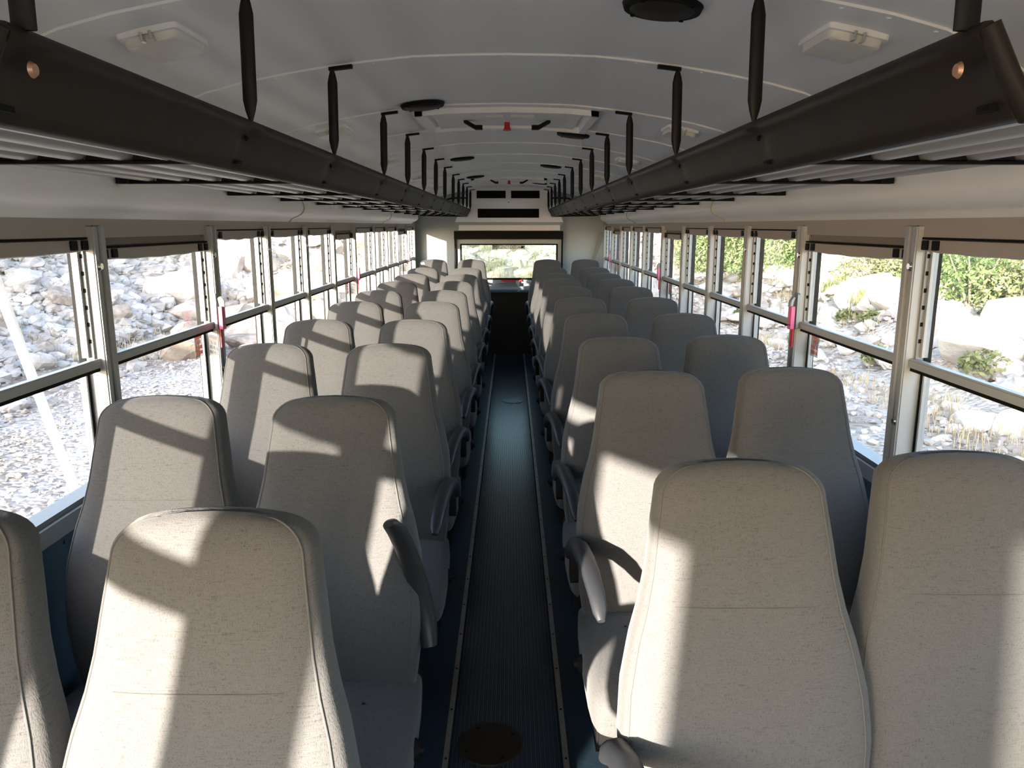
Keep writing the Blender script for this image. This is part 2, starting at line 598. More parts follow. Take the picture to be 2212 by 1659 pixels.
# roof: curved ceiling panels between the bows
HALF = [(0.0, 2.032), (0.13, 2.030), (0.25, 2.026), (0.36, 2.015), (0.47, 2.002), (0.60, 1.981), (0.72, 1.958), (0.82, 1.932), (0.90, 1.900), (0.97, 1.862), (1.03, 1.812), (1.075, 1.755), (1.10, 1.70)]
HALF_S = [(x, z) for x, z in HALF]
FULL = [(-x, z) for x, z in reversed(HALF_S)] + HALF_S[1:]
def zc(x):
    x = abs(x)
    for (a, za), (b, zb) in zip(HALF, HALF[1:]):
        if x <= b:
            return za + (zb - za) * (x - a) / (b - a)
    return HALF[-1][1]
ceiling = empty('ceiling')
tag(ceiling, 'white curved ceiling of riveted metal panels', 'ceiling', kind='structure')
edges = [YF - 0.05, -1.95, -1.27] + BOWS + [YR + 0.02]
for i in range(len(edges) - 1):
    y0, y1 = edges[i], edges[i + 1] + 0.02
    mb = MB()
    lo0 = [(x, y0, z + 0.0) for x, z in FULL]
    lo1 = [(x, y1, z + 0.0055) for x, z in FULL]
    hi0 = [(x, y0, z + 0.03) for x, z in reversed(FULL)]
    hi1 = [(x, y1, z + 0.035) for x, z in reversed(FULL)]
    mb.loft([lo0 + hi0, lo1 + hi1])
    mb.build('roof_panel', M['enamel'], ceiling, smooth=30)
    if 1 <= i < len(edges) - 2:
        rv = MB()
        for x in np.arange(-0.99, 1.0, 0.09):
            rv.disc((x, y0 + 0.018, zc(x) + 0.001), 0.006, -0.003, n=8, r2=0.003)
        rv = rv.build('rivet_row', M['enamel'], ceiling)
        rv['kind'] = 'stuff'
MB().box(-W - 0.09, W + 0.09, YF - 0.1, YR + 0.1, 2.10, 2.18).build('roof_skin', M['yellow'], ceiling)

# end panel over the rear: ducts (convex covers along the side walls)
DUCT = [(1.100, 1.735), (1.092, 1.712), (1.084, 1.69), (1.081, 1.672), (1.085, 1.655), (1.097, 1.64), (1.117, 1.629), (1.135, 1.622), (1.150, 1.615), (1.158, 1.604), (1.166, 1.598), (1.175, 1.62), (1.12, 1.72)]
for s, nm in ((-1, 'left'), (1, 'right')):
    t = empty('duct_cover')
    tag(t, 'convex white duct cover running above the %s windows' % nm, 'duct cover', 'duct covers above the windows')
    js = (YF, 1.10, 4.18, 7.23, 9.35)
    for a, b in zip(js, js[1:]):
        MB().loft([[(s * x, a + 0.004, z) for x, z in DUCT], [(s * x, b - 0.004, z) for x, z in DUCT]]).build('cover_panel', M['enamel'], t, smooth=50)
    for j in js[1:-1]:
        D2 = [(x - 0.0035, z - 0.002) for x, z in DUCT]
        MB().loft([[(s * x, j - 0.005, z) for x, z in D2], [(s * x, j + 0.010, z) for x, z in D2]]).build('joint_band', M['beige'], t, smooth=50)
    # sloping end piece
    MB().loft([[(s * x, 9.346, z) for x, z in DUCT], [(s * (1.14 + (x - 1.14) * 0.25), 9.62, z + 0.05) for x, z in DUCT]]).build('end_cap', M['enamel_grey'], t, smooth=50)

# ------------------------------------------------------------------ windows
SHADE = {2: 1.508, 3: 1.515, 4: 1.480}
def window(idx, s, k, y0, y1):
    """one side window between two bows; s = side"""
    nm = 'left' if s < 0 else 'right'
    ca = ['behind the camera, in front of the first row', 'beside the camera, before the first row', 'beside the first row of seats', 'beside the second row of seats, the one nearest in the picture', 'second in view, with the emergency latch', 'third in view', 'fourth in view', 'fifth in view', 'sixth in view, with a red tag', 'seventh in view, wider', 'eighth in view', 'ninth in view', 'tenth in view, with a red tag', 'last before the rear wall'][min(k, 13)]
    r = empty('window_%d' % idx)
    tag(r, '%s side sash window, %s' % (nm, ca), 'window', kind='structure')
    def bx(a, b, c, d, e, f):
        a, b = s * a, s * b
        return (min(a, b), max(a, b), c, d, e, f)
    g = 0.006
    a0, a1 = y0 + 0.0045, y1 - 0.0045
    zt = 1.577
    # jambs: flat face toward the aisle, then a recess with a track
    for e, (p, q, face) in enumerate(((a0, a0 + 0.032, 1), (a1 - 0.032, a1, -1))):
        m_ = MB().box(*bx(W - 0.012, W + 0.055, p, q, SILL, zt))
        m_.box(*bx(W - 0.016, W - 0.011, p + 0.004, p + 0.009, SILL, zt))
        j = m_.build('jamb', M['alu'], r)
        # track with holes beside the glass
        yy = q if face > 0 else p
        tr = MB().box(*bx(W + 0.012, W + 0.034, min(yy, yy + face * 0.010), max(yy, yy + face * 0.010), 1.20, 1.56))
        tr.build('track', M['alu_dark'], r)
        if k >= 3:
            hl = MB()
            for z in np.arange(1.25, 1.54, 0.048):
                hl.box(*bx(W + 0.014, W + 0.022, min(yy + face * 0.0095, yy + face * 0.0108), max(yy + face * 0.0095, yy + face * 0.0108), z, z + 0.012))
            hl = hl.build('slot', M['gasket'], r)
            hl['kind'] = 'stuff'
        MB().box(*bx(W + 0.036, W + 0.052, min(yy, yy + face * 0.014), max(yy, yy + face * 0.014), SILL, 1.56)).build('gasket', M['gasket'], r)
    i0, i1 = a0 + 0.032, a1 - 0.032
    # head and sill of the frame
    MB().box(*bx(W, W + 0.055, i0, i1, SILL, SILL + 0.016)).build('sash_sill', M['alu_dark'], r)
    MB().box(*bx(W + 0.01, W + 0.055, i0, i1, 1.555, zt + 0.01)).build('head', M['tan'], r)
    # header panel behind which the shade rolls
    MB().box(*bx(W + 0.002, W + 0.016, a0, a1, 1.545, 1.60)).build('header_panel', M['tan'], r)
    # crossbar = bottom rail of the upper sash and top rail of the lower one
    zb = 1.180
    if k == 0:
        zb = 1.285
    bar = MB().box(*bx(W - 0.004, W + 0.022, i0 - 0.004, i1 + 0.004, zb, zb + (0.020 if k else 0.06)))
    bar.box(*bx(W + 0.0, W + 0.018, i0, i1, zb + 0.020, zb + 0.025))
    bar = bar.build('crossbar', M['alu'], r)
    MB().box(*bx(W + 0.004, W + 0.024, i0, i1, zb - 0.012, zb)).build('gasket', M['gasket'], bar)
    gm = M['glass'] if s < 0 else M['glass_r']
    if not (k == 0 and s < 0):
        for lower in (0, 1):
            xg = W + (0.030 if not lower else 0.044)
            p = MB().box(*bx(xg, xg + 0.004, i0 + 0.004, i1 - 0.004, SILL + 0.012 if lower else zb + 0.02, zb + 0.01 if lower else 1.56)).build('pane', gm, r)
            # slim sash stiles
            st = MB().box(*bx(xg - 0.008, xg + 0.01, i0 + 0.010, i0 + 0.022, SILL + 0.012 if lower else zb + 0.03, zb if lower else 1.56))
            st.box(*bx(xg - 0.008, xg + 0.01, i1 - 0.022, i1 - 0.010, SILL + 0.012 if lower else zb + 0.03, zb if lower else 1.56))
            st.build('sash_stile', M['alu'], r)
    # roller shade
    zs = {0: 1.42, 1: 1.315, 2: 1.42, 3: 1.512, 4: 1.485, 8: 1.490, 12: 1.49}.get(k, 1.528)  # the unseen shade before the first row is lowered to cap the sunlight
    sag = 0.006
    n = 9
    sh = MB()
    top = [(s * (W + 0.018), i0 + (i1 - i0) * t / (n - 1), 1.56) for t in range(n)]
    bot = [(s * (W + 0.012), i0 + (i1 - i0) * t / (n - 1), zs + 0.012) for t in range(n)]
    sh.loft([top, bot], closed=False)
    shade = sh.build('roller_shade', M['shade'], r)
    rings = []
    for t in range(n):
        y = i0 + (i1 - i0) * t / (n - 1)
        dz = -sag * math.sin(PI * t / (n - 1)) + 0.002 * math.sin(3.1 * t + k)
        rings.append([(s * (W + 0.004), y, zs + 0.028), (s * (W + 0.004), y, zs + dz), (s * (W + 0.012), y, zs - 0.003 + dz), (s * (W + 0.018), y, zs + dz), (s * (W + 0.018), y, zs + 0.028)])
    MB().loft(rings).build('bottom_rail', M['tan'], shade, smooth=30)
    MB().box(*bx(W + 0.0, W + 0.006, i0 + 0.0, i1, zs + 0.030, zs + 0.036)).build('hem_line', M['gasket'], shade)
    for e0, e1 in ((i0 + 0.002, i0 + 0.03), (i0 + 0.055, i0 + 0.085), (i1 - 0.085, i1 - 0.055), (i1 - 0.03, i1 - 0.002)):
        MB().rbox(*bx(W - 0.002, W + 0.02, e0, e1, zs + 0.001, zs + 0.027), 0.003, axis='x', n=3).build('end_clip', M['black'], shade)
    # round stud on the far jamb
    if k >= 3:
        MB().disc((s * (W - 0.012), a1 - 0.004 if True else a1, 1.466), 0.014, -s * 0.006, axis='x', n=20, r2=0.009).build('stud', M['chrome'], r, smooth=True)
        MB().disc((s * (W - 0.012), a1 - 0.006, 1.012), 0.012, -s * 0.006, axis='x', n=16, r2=0.008).build('stud', M['chrome'], r, smooth=True)
    # emergency latch with a red tag on the exit windows
    if k in (4, 8, 12):
        yl = a1 - 0.020
        pl = MB().rbox(*bx(W - 0.020, W - 0.010, yl - 0.026, yl + 0.014, 1.175, 1.318), 0.010, axis='x').build('latch_plate', M['alu_dark'], r)
        h = MB()
        h.tube([(s * (W - 0.026), yl - 0.005, 1.30), (s * (W - 0.036), yl - 0.008, 1.285), (s * (W - 0.040), yl - 0.012, 1.262)], [0.010, 0.012, 0.010], n=8)
        h.build('latch_lever', M['paint'] if s < 0 else M['alu_dark'], r, smooth=True)
        rh = MB()
        rh.rbox(*bx(W - 0.044, W - 0.030, yl - 0.034, yl - 0.020, 1.190, 1.268), 0.005, axis='x')
        rh.rbox(*bx(W - 0.044, W - 0.030, yl - 0.012, yl + 0.002, 1.190, 1.262), 0.005, axis='x')
        rh.rbox(*bx(W - 0.044, W - 0.030, yl - 0.034, yl + 0.002, 1.176, 1.196), 0.005, axis='x')
        rh.tube([(s * (W - 0.037), yl - 0.010, 1.275), (s * (W - 0.037), yl - 0.022, 1.245), (s * (W - 0.037), yl - 0.008, 1.20)], 0.007, n=8)
        tag(rh.build('latch_handle', M['pink'], r, smooth=50), 'faded red latch handle')
        tag(MB().box(*bx(W - 0.034, W - 0.030, yl - 0.034, yl - 0.012, 1.105, 1.180)).build('red_tag', M['red'], r), 'red plastic tag')
        # clear sticker with four lines of red lettering, on the lower pane
        stk = MB().box(*bx(W + 0.040, W + 0.0405, yl - 0.115, yl - 0.040, 1.075, 1.165)).build('sticker', M['decal'], r)
        mk = MB()
        rnd = random.Random(idx)
        for li, (n_, w_) in enumerate(((6, 0.062), (4, 0.040), (9, 0.066), (10, 0.070))):
            z0 = 1.148 - li * 0.021
            yc = yl - 0.0775
            cw = w_ / n_
            for c in range(n_):
                if li in (1, 2, 3) and c in (2, 5):
                    continue
                ya = yc - w_ / 2 + c * cw
                mk.box(*bx(W + 0.0385, W + 0.0398, ya, ya + cw * 0.68, z0, z0 + 0.013))
        mk = mk.build('sticker_lettering', M['redink'], stk)
        mk['kind'] = 'stuff'
    return r

idx = 1
for s in (-1, 1):
    for k in range(len(BOWS) - 1):
        window(idx, s, k, BOWS[k], BOWS[k + 1])
        idx += 1
# driver's side window and front door, behind the camera
r = empty('window_%d' % idx)
tag(r, 'large clear window beside the driver, on the right wall', 'window', kind='structure')
MB().box(W + 0.01, W + 0.05, -2.5, -2.46, 0.82, 1.6).box(W + 0.01, W + 0.05, -1.31, -1.28, 0.82, 1.6).box(W + 0.01, W + 0.05, -1.92, -1.89, 0.82, 1.6).build('frame', M['alu'], r)
MB().box(W + 0.025, W + 0.03, -2.48, -1.30, 0.82, 1.6).build('pane', M['clear'], r)
r = empty('window_%d' % (idx + 1))
tag(r, 'side window just before the camera, on the right wall', 'window', kind='structure')
MB().box(W + 0.01, W + 0.05, -1.27, -1.23, 0.83, 1.6).box(W + 0.01, W + 0.05, -0.62, -0.585, 0.83, 1.6).build('frame', M['alu'], r)
MB().box(W + 0.025, W + 0.03, -1.24, -0.6, 0.83, 1.6).build('pane', M['glass_r'], r)
door = empty('door_1')
tag(door, 'folding entrance door on the left wall near the front', 'door', kind='structure')
for (y0, y1) in ((DOOR[0], DOOR[0] + 0.05), (DOOR[1] - 0.05, DOOR[1])):
    MB().box(-W - 0.07, -W, y0, y1, -0.4, 1.60).build('door_post', M['alu_dark'], door)

# ------------------------------------------------------------------ seats
def se_ring(hw, hd, yc, z, n=40, p=4.2, puff=0.0, arch=0.0):
    pts = []
    for k in range(n):
        a = 2 * PI * k / n
        c, s_ = math.cos(a), math.sin(a)
        x = hw * math.copysign(abs(c) ** (2 / p), c)
        y = hd * math.copysign(abs(s_) ** (2 / p), s_)
        if y < 0:
            y -= puff * (1 - (x / hw) ** 2) if hw > 0 else 0
        zz = z + arch * (1 - (x / max(hw, 1e-6)) ** 2)
        pts.append((x, yc + y, zz))
    return pts

WID = [(0.40, 0.200), (0.50, 0.215), (0.60, 0.224), (0.68, 0.227), (0.76, 0.222), (0.84, 0.206), (0.90, 0.188), (0.96, 0.175), (1.02, 0.167), (1.08, 0.158), (1.12, 0.153), (1.2, 0.150)]
YCL = [(0.40, -0.130), (0.50, -0.135), (0.60, -0.135), (0.70, -0.122), (0.80, -0.098), (0.90, -0.070), (1.00, -0.045), (1.08, -0.024), (1.16, -0.004)]
DEP = [(0.40, 0.050), (0.55, 0.060), (0.70, 0.062), (0.85, 0.052), (0.95, 0.047), (1.05, 0.045), (1.16, 0.040)]
def lerp(tab, z):
    return float(np.interp(z, [a for a, _ in tab], [b for _, b in tab]))

H = 1.157
R = 0.062
def back_rings():
    rings = []
    zs_ = list(np.linspace(0.40, H - R, 26))
    for z in zs_:
        rings.append(se_ring(lerp(WID, z), lerp(DEP, z), lerp(YCL, z), z, puff=0.006))
    w0, d0 = lerp(WID, H - R), lerp(DEP, H - R)
    for a in np.linspace(0, PI / 2, 9)[1:]:
        c, s_ = math.cos(a), math.sin(a)
        z = H - R + (R - 0.012) * s_
        rings.append(se_ring(w0 - R * (1 - c), d0 * (0.35 + 0.65 * c), lerp(YCL, z), z, puff=0.006 * c, arch=0.009 * s_ ** 2))
    w, dd, z = w0 - R, d0 * 0.35, H - 0.012
    rings.append(se_ring(w * 0.97, dd * 0.4, lerp(YCL, z), z + 0.0015, arch=0.009))
    return rings
back_mb = MB()
rg = back_rings()
back_mb.loft(rg)
# underside is flat; the seat has a slight belly
back_me = back_mb.mesh('backrest', M['fabric'], smooth=60)

# piping that follows the front edge of the backrest and one stitched line
pip = MB()
left, right = [], []
for rr_ in rg[:-1]:
    n = len(rr_)
    # point of the ring at about 225 and 315 degrees (front corners)
    left.append(Vector(rr_[int(n * 0.583)]))
    right.append(Vector(rr_[int(n * 0.917)]))
path = left + list(reversed(right))
path = [p + Vector((0.0, -0.0005, 0)) for p in path]
pip.tube(path, 0.0017, n=6)
piping_me = pip.mesh('piping', M['thread'], smooth=True)
st = MB()
for zq, x0, x1 in ((0.915, -0.13, 0.12),):
    q = []
    for t in range(13):
        x = x0 + (x1 - x0) * t / 12
        hw, hd = lerp(WID, zq), lerp(DEP, zq)
        q.append((x, lerp(YCL, zq) - hd * (1 - abs(x / hw) ** 4.2) ** (1 / 4.2) - 0.006 * (1 - (x / hw) ** 2) - 0.0004, zq))
    st.tube(q, 0.0009, n=5)
stitch_me = st.mesh('stitch_line', M['thread'])

# cushion
cu = MB()
rings = []
def cush(hw, hz, y, zc_, p=4.5):
    pts = []
    for k in range(36):
        a = 2 * PI * k / 36
        c, s_ = math.cos(a), math.sin(a)
        x = hw * math.copysign(abs(c) ** (2 / p), c)
        z = hz * math.copysign(abs(s_) ** (2 / p), s_)
        if z > 0:
            z += 0.012 * (1 - (x / hw) ** 2)
        pts.append((x, y, zc_ + z))
    return pts
for y, hw, hz, zz in ((-0.615, 0.19, 0.030, 0.395), (-0.612, 0.205, 0.048, 0.397), (-0.60, 0.215, 0.058, 0.40), (-0.575, 0.222, 0.066, 0.405), (-0.52, 0.226, 0.070, 0.408), (-0.40, 0.227, 0.068, 0.405), (-0.28, 0.226, 0.064, 0.40), (-0.18, 0.222, 0.060, 0.395), (-0.10, 0.215, 0.056, 0.39)):
    rings.append(cush(hw, hz, y, zz))
cu.loft(rings)
cush_me = cu.mesh('cushion', M['fabric'], smooth=60)

fr = MB()
fr.box(-0.20, 0.20, -0.56, -0.06, 0.295, 0.335)
fr.box(-0.205, -0.185, -0.55, 0.0, 0.27, 0.42)
fr.box(0.185, 0.205, -0.55, 0.0, 0.27, 0.42)
frame_me = fr.mesh('seat_frame', M['black'])
lg = MB()
lg.rbox(-0.03, 0.03, -0.34, -0.28, 0.012, 0.30, 0.008)
lg.rbox(-0.05, 0.05, -0.48, -0.12, 0.0, 0.014, 0.01)
lg.tube([(0, -0.47, 0.01), (0, -0.34, 0.16), (0, -0.31, 0.28)], 0.014, n=8)
leg_me = lg.mesh('leg', M['black'], smooth=40)

# armrest (origin at its hinge), curved down toward the tip
ar = MB()
AP = [(0, 0.030, -0.030), (0, 0.0, -0.006), (0, -0.035, 0.012), (0, -0.10, 0.026), (0, -0.18, 0.027), (0, -0.26, 0.018), (0, -0.33, -0.002), (0, -0.375, -0.024), (0, -0.392, -0.037)]
ar.tube(AP, [0.018, 0.023, 0.024, 0.024, 0.023, 0.022, 0.020, 0.017, 0.009], n=16, ry=[0.012, 0.020, 0.022, 0.020, 0.018, 0.017, 0.015, 0.012, 0.006])
arm_me = ar.mesh('armrest', M['arm'], smooth=True)
pv = MB()
pv.rbox(-0.012, 0.012, -0.03, 0.03, -0.10, 0.004, 0.010, axis='x')
pv.disc((0.012, 0, -0.01), 0.020, 0.006, axis='x', n=18, r2=0.015)
pivot_me = pv.mesh('armrest_bracket', M['black'], smooth=40)
kn = MB()
kn.disc((0, 0, 0), 0.026, 0.012, axis='x', n=20, r2=0.02)
kn.disc((0.012, 0, 0), 0.012, 0.010, axis='x', n=14, r2=0.009)
knob_me = kn.mesh('recline_knob', M['black'], smooth=40)
bt = MB()
bt.disc((0.0, 0.0, 0.0), 0.004, 0.0025, n=10, r2=0.002)
button_me = bt.mesh('button', M['gasket'], smooth=True)

ORD = ['first', 'second', 'third', 'fourth', 'fifth', 'sixth', 'seventh', 'eighth', 'ninth', 'tenth']
def make_seat(x, y, side, window_seat, row, dz=0.0, rz=0.0, arm=0.0):
    where = 'left' if side < 0 else 'right'
    t = empty('bus_seat', (x, y, dz), rz)
    kindw = 'window' if window_seat else 'aisle'
    if row == 9:
        lab = '%s %s seat in grey-brown fabric, last row against the rear wall' % (where, kindw)
    else:
        lab = '%s %s seat in grey-brown fabric, %s row from the camera' % (where, kindw, ORD[row])
    tag(t, lab, 'seat', '%s seats in rows of two on the %s of the aisle' % (kindw, where))
    b = inst('backrest', back_me, t)
    inst('piping', piping_me, b)
    inst('stitch_line', stitch_me, b)
    c = inst('cushion', cush_me, t)
    inst('button', button_me, c, loc=(-side * 0.10, -0.30, 0.478))
    inst('seat_frame', frame_me, t)
    lg_ = inst('leg', leg_me, t)
    if dz > 0.03:
        lg_.scale = (1, 1, 1)
    if not window_seat:
        a = inst('armrest', arm_me, t, scale=(1.12, 1.0, 1.25), loc=(-side * 0.236, -0.135, 0.645), rot=(-arm, 0, side * -0.0))
        a.rotation_euler = (arm, 0, side * 0.10)
        if arm < -1:
            a.location.z = 0.585
            a.rotation_euler = (arm, side * 0.17, 0)
        inst('armrest_bracket', pivot_me, a if False else t, loc=(-side * 0.232, -0.125, 0.635), rot=(0, 0, 0 if side < 0 else PI))
        inst('recline_knob', knob_me, t, loc=(-side * 0.226, -0.36, 0.40), rot=(0, 0, 0 if side < 0 else PI))
    return t

LY = [1.12, 1.92, 2.81, 3.55, 4.41, 5.19, 6.05, 6.95, 7.85, 8.93]
RY = [1.375, 2.275, 2.99, 3.81, 4.68, 5.52, 6.33, 7.10, 7.95, 8.93]
rs = random.Random(3)
for row in range(10):
    dz = 0.045 if row == 9 else (0.008 if row == 8 else 0.0)
    make_seat(-0.433, LY[row], -1, False, row, dz, rs.uniform(-0.02, 0.02), arm=(-1.22 if row == 1 else rs.choice([0, 0, 0, -0.06])))
    make_seat(-0.872, LY[row] + 0.005, -1, True, row, dz, rs.uniform(-0.02, 0.02))
    make_seat(0.437, RY[row], 1, False, row, dz, rs.uniform(-0.02, 0.02), arm=rs.choice([0, 0, -0.05]))
    make_seat(0.872, RY[row] + (0.05 if row in (0, 1, 2) else 0.0), 1, True, row, dz, rs.uniform(-0.02, 0.02))

# ------------------------------------------------------------------ luggage racks
for s, nm in ((-1, 'left'), (1, 'right')):
    t = empty('luggage_rack', (0, 0, 0))
    tag(t, '%s luggage rack of grey tubes with black padded edge, hung from straps' % nm, 'luggage rack', 'overhead luggage racks')
    Y0, Y1 = 0.80, 9.56
    # padded vinyl fascia: rolled top, slightly hollow face, pinched at every strap
    def fprof(y, pinch):
        top = 1.772
        base = [(0.470, top - 0.004), (0.474, top + 0.002), (0.482, top + 0.003), (0.490, top - 0.004), (0.493, top - 0.014), (0.503, top - 0.03), (0.514, 1.712), (0.528, 1.692), (0.531, 1.686), (0.524, 1.681), (0.513, 1.685), (0.505, 1.700), (0.494, 1.722), (0.483, 1.742), (0.475, 1.752), (0.468, 1.760)]
        outp = []
        for k, (x, z) in enumerate(base):
            if k in (11, 12, 13, 14):
                x += 0.010 * pinch * (1 if k in (13, 14) else 0.4)
            outp.append((s * x, y, z))
        return outp
    rings = []
    ys = [Y0]
    for b in BOWS[2:]:
        for d in (-0.10, -0.05, -0.02, 0, 0.02, 0.05, 0.10):
            if Y0 < b + d < Y1:
                ys.append(b + d)
    for a, b in zip(BOWS[2:], BOWS[3:]):
        ys.append((a + b) / 2)
    ys.append(Y1)
    for y in sorted(ys):
        dmin = min(abs(y - b) for b in BOWS[2:])
        rings.append(fprof(y, math.exp(-(dmin / 0.03) ** 2)))
    MB().loft(rings).build('fascia', M['vinyl'], t, smooth=60)
    # end of the rack nearest the camera
    tt = MB()
    for yy in (Y0 - 0.003,):
        tt.tube([(s * 0.478, yy, 1.770), (s * 0.50, yy, 1.728), (s * 0.524, yy, 1.690), (s * 0.62, yy, 1.690), (s * 1.05, yy, 1.700)], [0.010, 0.011, 0.012, 0.012, 0.012], n=12)
    tt.build('end_rail', M['vinyl'], t, smooth=True)
    tt = MB().tube([(s * 0.478, Y1, 1.768), (s * 0.52, Y1, 1.69), (s * 1.05, Y1, 1.70)], 0.010, n=10)
    tt.build('end_rail', M['vinyl'], t, smooth=True)
    # tubes
    for x in (0.550, 0.635, 0.722, 0.812, 0.903, 0.993):
        MB().tube([(s * x, Y0, 1.712), (s * x, Y1 - 0.1, 1.712)], 0.021, n=12, ry=0.012).build('tube', M['tube'], t, smooth=True)
    # cross brackets and hanger straps at the bows
    for k, b in enumerate(BOWS[2:]):
        br = MB()
        br.box(min(s * 0.50, s * 1.055), max(s * 0.50, s * 1.055), b - 0.011, b + 0.011, 1.694, 1.701)
        br.rbox(min(s * 1.045, s * 1.082), max(s * 1.045, s * 1.082), b - 0.016, b + 0.016, 1.694, 1.716, 0.004)
        for x in (0.593, 0.678, 0.767, 0.857, 0.948, 1.02):
            br.loft([[(s * (x - 0.024), b - 0.011, 1.699), (s * (x + 0.024), b - 0.011, 1.699), (s * (x + 0.024), b + 0.011, 1.699), (s * (x - 0.024), b + 0.011, 1.699)],
                     [(s * (x - 0.012), b - 0.011, 1.722), (s * (x + 0.012), b - 0.011, 1.722), (s * (x + 0.012), b + 0.011, 1.722), (s * (x - 0.012), b + 0.011, 1.722)]])
        br.build('cross_bracket', M['black'], t)
        ztop = zc(0.470) - 0.004
        zb_ = 1.772
        n = 12
        rings = []
        for q in range(n + 1):
            u = q / n
            w = 0.0135 * min(1.0, 0.28 + 3.2 * min(u, 1 - u) ** 0.8) if k else 0.0135
            d = 0.004 + 0.003 * math.sin(PI * u)
            z = zb_ + (ztop - zb_) * u
            x0 = 0.474 - 0.004 * u
            rings.append([(s * x0 + w * math.cos(a) , b + d * math.sin(a), z) for a in np.linspace(0, 2 * PI, 13)[:-1]])
        MB().loft(rings).build('hanger_strap', M['strap'], t, smooth=True)
        # ceiling bracket of the strap
        cb = MB()
        xs_ = [0.478, 0.455, 0.430, 0.415]
        cb.loft([[(s * x, b - 0.009, zc(x) - 0.001), (s * x, b + 0.009, zc(x) - 0.001), (s * x, b + 0.009, zc(x) - 0.010), (s * x, b - 0.009, zc(x) - 0.010)] for x in xs_])
        cb.build('strap_bracket', M['black'], t)
        # fixing stud through the fascia
        if k == 0:
            MB().disc((s * 0.478, b + 0.012, 1.737), 0.0085, -s * 0.004, axis='x', n=20, r2=0.006).build('stud', M['copper'], t, smooth=True)
        else:
            MB().disc((s * 0.488, b + 0.004, 1.742), 0.006, -s * 0.004, axis='x', n=12, r2=0.004).build('stud', M['gasket'], t, smooth=True)

# ------------------------------------------------------------------ ceiling fittings
def ceil_frame(x, y, dz=0.0):
    """matrix of a fitting that sits on the ceiling at x, y, its own -z pointing down into the bus"""
    e = 0.03
    sl = (zc(x + e) - zc(x - e)) / (2 * e)
    return Matrix.Translation((x, y, zc(x) - dz)) @ Matrix.Rotation(-math.atan(sl), 4, 'Y')

lens = MB()
lens.rbox(-0.062, 0.062, -0.088, 0.088, -0.011, 0.004, 0.010)
lens_me = lens.mesh('lamp_base', M['enamel'], smooth=40)
l2 = MB()
ring_ = []
for z, k in ((-0.010, 1.0), (-0.022, 0.99), (-0.026, 0.95), (-0.028, 0.80)):
    q = []
    for a in np.linspace(0, 2 * PI, 33)[:-1]:
        c, s_ = math.cos(a), math.sin(a)
        q.append((0.057 * k * math.copysign(abs(c) ** 0.25, c), 0.080 * k * math.copysign(abs(s_) ** 0.25, s_), z))
    ring_.append(q)
l2.loft(ring_)
lens2_me = l2.mesh('lens', M['lamp_lens'], smooth=40)
clip = MB()
clip.rbox(-0.012, -0.006, -0.094, -0.078, -0.026, -0.008, 0.002)
clip.rbox(0.006, 0.012, -0.094, -0.078, -0.026, -0.008, 0.002)
clip_me = clip.mesh('clip', M['chrome'])
for s, nm in ((-1, 'left'), (1, 'right')):
    for i, y in enumerate((1.71, 3.28, 4.75, 6.30, 7.80)):
        t = empty('dome_light')
        t.matrix_world = ceil_frame(s * 0.705, y)
        tag(t, 'white rectangular dome light on the %s ceiling, %s from the camera' % (nm, ORD[i]), 'ceiling light', 'dome lights on the ceiling')
        inst('lamp_base', lens_me, t)
        inst('lens', lens2_me, t)
        inst('clip', clip_me, t)

sp = MB()
sp.disc((0, 0, 0.002), 0.083, -0.012, n=40, r2=0.078)
sp_me = sp.mesh('rim', M['black'], smooth=40)
sp2 = MB()
sp2.disc((0, 0, -0.010), 0.066, -0.004, n=36, r2=0.060)
sp2_me = sp2.mesh('grille', M['vinyl'], smooth=40)
sc_ = MB()
for a in range(4):
    sc_.disc((0.073 * math.cos(a * PI / 2 + 0.8), 0.073 * math.sin(a * PI / 2 + 0.8), -0.010), 0.005, -0.003, n=8)
sc_me = sc_.mesh('screw', M['black'])
for i, (x, y) in enumerate(((0.325, 1.69), (-0.312, 3.01), (0.323, 3.95), (-0.308, 5.34), (0.318, 6.0), (-0.308, 7.31), (0.32, 8.37))):
    t = empty('ceiling_speaker')
    t.matrix_world = ceil_frame(x, y)
    tag(t, 'round black ceiling speaker %s of the middle, %s from the camera' % ('right' if x > 0 else 'left', ORD[i]), 'speaker', 'round speakers on the ceiling')
    inst('rim', sp_me, t)
    inst('grille', sp2_me, t)
    inst('screw', sc_me, t)['kind'] = 'stuff'

